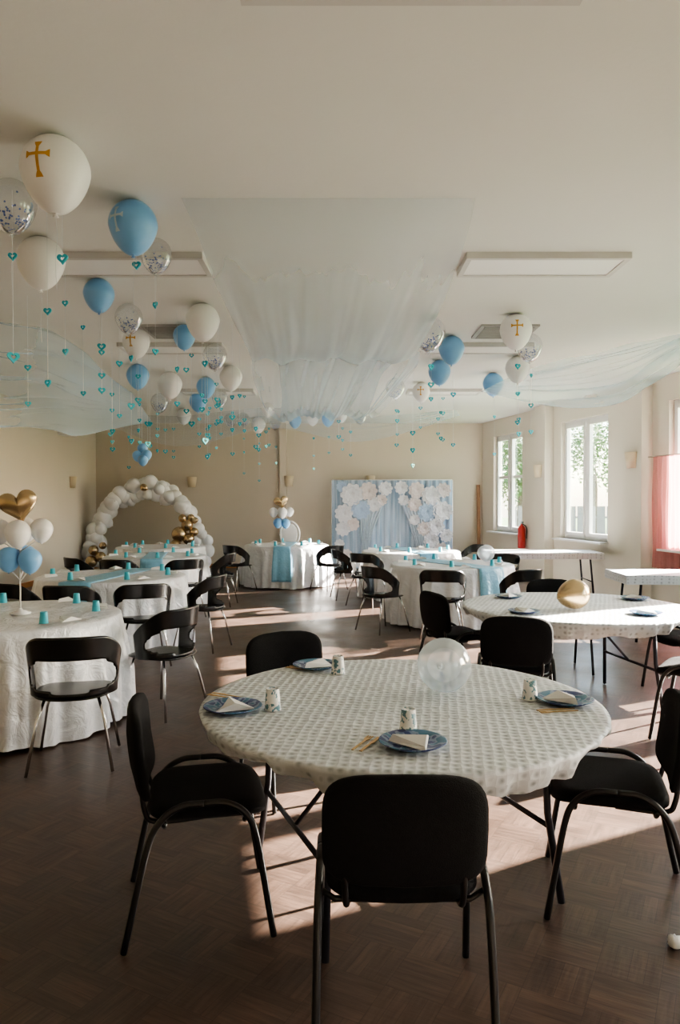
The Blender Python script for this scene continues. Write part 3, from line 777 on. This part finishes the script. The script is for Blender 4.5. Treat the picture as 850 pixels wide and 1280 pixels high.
for ring_, (cntp, rad, lift, tl) in enumerate(((9, 1., .1, .25), (7, .75, .25, .6), (5, .45, .35, 1.0))):
    for p in range(cntp):
        a = 2*math.pi*p/cntp+ring_*.4; b = len(V); c, s_ = math.cos(a), math.sin(a)
        for u in (0, .35, .7, 1):
            wd = (.08, .34, .34, .12)[(0, .35, .7, 1).index(u)]*rad
            rr = u*rad*math.cos(tl*u); yy = -(lift*.3+rad*math.sin(tl*u)*.5)
            for sd in (-1, 0, 1): V.append((c*rr-s_*wd*sd, yy-(0 if sd == 0 else .05*rad), s_*rr+c*wd*sd))
        for u in range(3):
            for sd in range(2): Fc.append((b+u*3+sd, b+u*3+sd+1, b+(u+1)*3+sd+1, b+(u+1)*3+sd))
FMS = []
for mt in (FLOWER, FLOWERP, FLOWERB):
    me = bpy.data.meshes.new("flower"); me.from_pydata(V, [], Fc); me.materials.append(mt); FMS.append(me)
FL = [(-.92, 1.72, .27), (-.55, 1.8, .22), (-1.1, 1.3, .22), (-.72, 1.38, .23), (-.42, 1.5, .18), (-1.12, .95, .18), (-.9, 1.05, .16), (-1.2, .6, .12), (-1.05, .35, .15), (-.8, .2, .13), (-1.15, 1.9, .13),
      (.2, 1.88, .16), (-.16, 1.86, .17), (.55, 1.82, .2), (.88, 1.7, .23), (1.15, 1.82, .18), (1.13, 1.35, .24), (.78, 1.32, .22), (.98, 1.0, .21), (1.22, .8, .16), (.72, .95, .17), (.88, .68, .19), (1.12, .45, .2), (.74, .42, .17), (1.2, .17, .15), (.93, .18, .15), (.55, .2, .14), (.5, 1.5, .17), (.5, 1.15, .13), (-.25, 1.6, .14), (.25, 1.6, .13), (-.35, .25, .12), (.2, .22, .12)]
for i, (x, z, s) in enumerate(FL):
    f = child("flower", FMS[(0, 1, 0, 2, 0, 0, 1)[i % 7]], r); f.location = (x, -.08, z); f.scale = (s, s*.9, s); f.rotation_euler = (0, random.uniform(0, 3), 0)
tag(r, "light blue curtain backdrop decorated with white paper flowers", "backdrop")
# ------------------------------------------------------------ ceiling drapes
def rows_surface(name, rows, mat, label, nu=60, k=8, fold=.03, fr=6, seed=0., ramp=0.):
    Lr = crom([(a[0], a[1], a[2]) for a in rows], k); Rr = crom([(a[3], a[4], a[5]) for a in rows], k)
    V = []; Fc = []; nv = len(Lr)
    for i in range(nv):
        v = i/(nv-1)
        for j in range(nu+1):
            u = j/nu; p = Lr[i].lerp(Rr[i], u)
            amp = fold*math.sin(math.pi*min(1, max(0.0, v)))**(.5+ramp)
            w_ = u+.22*mnoise.noise(Vector((u*2.3, v*1.2, seed)))
            s_ = math.sin(fr*2*math.pi*w_)*max(0, .4+1.1*mnoise.noise(Vector((u*3, v*.8, seed+5))))+1.2*mnoise.noise(Vector((u*9+v*3, v*1.6, seed+2)))
            s_ += .5*mnoise.noise(Vector((u*26+v*5, v*2.2, seed+8)))
            p.z += amp*s_; p.y += amp*s_*.9
            p.x += .05*mnoise.noise(Vector((v*5, 1 if u > .5 else 0, seed+3)))*abs(2*u-1)
            p.z = min(p.z, H-.012)
            V.append(p)
    for i in range(nv-1):
        for j in range(nu): Fc.append((i*(nu+1)+j, i*(nu+1)+j+1, (i+1)*(nu+1)+j+1, (i+1)*(nu+1)+j))
    o = mesh(name, V, Fc, mat)
    return tag(o, label, "drape", "ceiling drapes")
def row(y, z, a, b): return (a, y, z, b, y, z)
rows_surface("ceiling_drape", [row(4.4, 3.385, -.94, .80), row(4.75, 3.12, -.86, .76), row(5.2, 2.92, -.78, .69), row(5.7, 2.76, -.72, .62), row(6.1, 2.74, -.72, .58),
              row(6.6, 2.92, -.74, .58), row(7.2, 3.2, -.8, .6), row(7.8, 3.385, -.85, .62)], TULLE,
             "sheer white tulle sheet pinned to the ceiling and sagging down", 160, 8, .034, 3, 0, .7)
def P(px, py, d): return (sx(px, d), d, CZ+(625-py)*d/F)
def rails(name, A_, B_, mat, label, **kw):
    rows_surface(name, [(*P(*a), *P(*b)) for a, b in zip(A_, B_)], mat, label, **kw)
rails("ceiling_drape", [(315, 443, 6.25), (320, 490, 6.6), (345, 524, 6.9), (352, 508, 7.5), (350, 470, 8.4), (345, 444, 9.2)],
      [(526, 440, 6.25), (516, 468, 6.5), (470, 520, 6.9), (466, 500, 7.5), (480, 468, 8.4), (500, 442, 9.2)], TULLEB,
      "sheer pale blue tulle gathered in a hanging swag", fold=.04, fr=4, nu=140, seed=11)
rails("ceiling_drape", [(640, 470, 9.6), (710, 450, 8.9), (780, 434, 8.3), (850, 420, 7.7), (960, 395, 7.0)],
      [(600, 490, 9.9), (690, 507, 8.4), (765, 504, 7.7), (850, 450, 6.9), (960, 360, 6.0)], TULLEB,
      "sheer pale blue tulle swag fixed toward the window wall", fold=.08, fr=4, nu=140, seed=3)
rails("ceiling_drape", [(-90, 360, 6.2), (0, 402, 6.6), (70, 425, 7.3), (120, 455, 8.8), (165, 490, 12)],
      [(-90, 540, 6.6), (0, 540, 7.0), (70, 538, 7.9), (120, 542, 9.3), (190, 527, 13)], TULLEB,
      "sheer white tulle swag hanging near the wall", fold=.08, fr=4, nu=140, seed=7)
rails("ceiling_drape", [(115, 512, 14.5), (220, 520, 14.5), (340, 510, 14.4), (460, 520, 14.4), (570, 512, 14.4)],
      [(115, 522, 13.5), (220, 558, 13.5), (340, 535, 13.5), (450, 552, 13.5), (575, 520, 13.5)], TULLEF,
      "sheer pale blue tulle swag across the room before the end wall", fold=.02, fr=2, nu=50, seed=9)
# small crumpled napkin on floor
V, Fc = latheg([(.001, 0), (.03, .002), (.045, .02), (.04, .05), (.02, .065), (.001, .06)], 14)
V = [Vector(v)*.55*(1+.5*mnoise.noise(Vector(v)*40)) for v in V]
for v in V: v.z = max(v.z, 0)
tag(mesh("crumpled_napkin", V, Fc, NAPK, None, (1.20, 2.62, 0)), "crumpled white paper napkin lying on wooden floor", "napkin")
# ------------------------------------------------------------ exterior
g = box("ground", (40, 20, -.4), (70, 120, .2), GRASS); tag(g, "grassy ground outside the windows", "ground"); g["kind"] = "structure"
def tree(x, y, h, sd):
    random.seed(sd); r = empty("tree", (x, y, -.3))
    tube("trunk", [(0, 0, 0), (.1, .05, h*.3), (0, .1, h*.6)], [.22, .17, .08], BARK, r)
    V = []; Fc = []
    for c in range(26):
        a = random.uniform(0, 6.28); rr = random.uniform(0, h*.26); cc_ = Vector((rr*math.cos(a), rr*math.sin(a), h*random.uniform(.35, .95)))
        for q_ in range(120):
            p = cc_+Vector([random.gauss(0, h*.06) for _ in range(3)]); a1 = Vector([random.gauss(0, 1) for _ in range(3)]).normalized(); b1_ = a1.orthogonal().normalized(); s = .14
            k0 = len(V); V += [p-a1*s, p+b1_*s*.5, p+a1*s, p-b1_*s*.5]; Fc.append((k0, k0+1, k0+2, k0+3))
    c_ = mesh("foliage", V, Fc, LEAF, r); c_["kind"] = "stuff"
    tag(r, "leafy green tree outside the windows", "tree", "garden trees")
for i, (x, y, h) in enumerate(((13, 38, 8), (18, 45, 9), (8.5, 35, 6.5), (23.5, 49, 9), (30, 48, 9), (9, 44, 9))): tree(x, y, h, i)
V = []; Fc = []
for i in range(60): boxg((7+i*.4, 30, .5), (.34, .03, 1.7), V, Fc)
boxg((19, 30.04, .9), (24, .05, .08), V, Fc); boxg((19, 30.04, .1), (24, .05, .08), V, Fc)
tag(mesh("garden_fence", V, Fc, FENCE, smooth=False), "weathered grey plank fence outside the windows", "fence")
# ------------------------------------------------------------ light
w = bpy.data.worlds.new("world"); sc.world = w; w.use_nodes = True
n = w.node_tree.nodes; l = w.node_tree.links; bg = n["Background"]
sky = n.new("ShaderNodeTexSky"); sky.sky_type = 'NISHITA'; sky.sun_disc = False; sky.sun_elevation = R(24); sky.sun_rotation = R(70)
sky.dust_density = 1.5; sky.air_density = 1.0
mixc = n.new("ShaderNodeMixRGB"); mixc.inputs[0].default_value = .5; mixc.inputs[2].default_value = (.88, .98, 1.10, 1)
l.new(sky.outputs[0], mixc.inputs[1]); l.new(mixc.outputs[0], bg.inputs[0]); bg.inputs[1].default_value = 2.8
S_ = bpy.data.lights.new("sun", 'SUN'); S_.energy = 100; S_.angle = R(.6); S_.color = (1, .90, .78)
so = bpy.data.objects.new("sun", S_); COL.objects.link(so)
dv = Vector((-1, -.5, -.43*math.sqrt(1.25))); so.rotation_euler = dv.to_track_quat('-Z', 'Y').to_euler()
# ------------------------------------------------------------ camera
cam = bpy.data.cameras.new("camera"); co = bpy.data.objects.new("camera", cam); COL.objects.link(co)
co.location = (0, 0, CZ); co.rotation_euler = (R(90)-math.atan(15/F), 0, 0)
cam.sensor_fit = 'AUTO'; cam.sensor_width = 36; cam.lens = F/1280*36; cam.clip_end = 300
sc.camera = co
sc.view_settings.view_transform = 'AgX'
sc.view_settings.look = 'AgX - Medium High Contrast'
sc.view_settings.exposure = 0.42
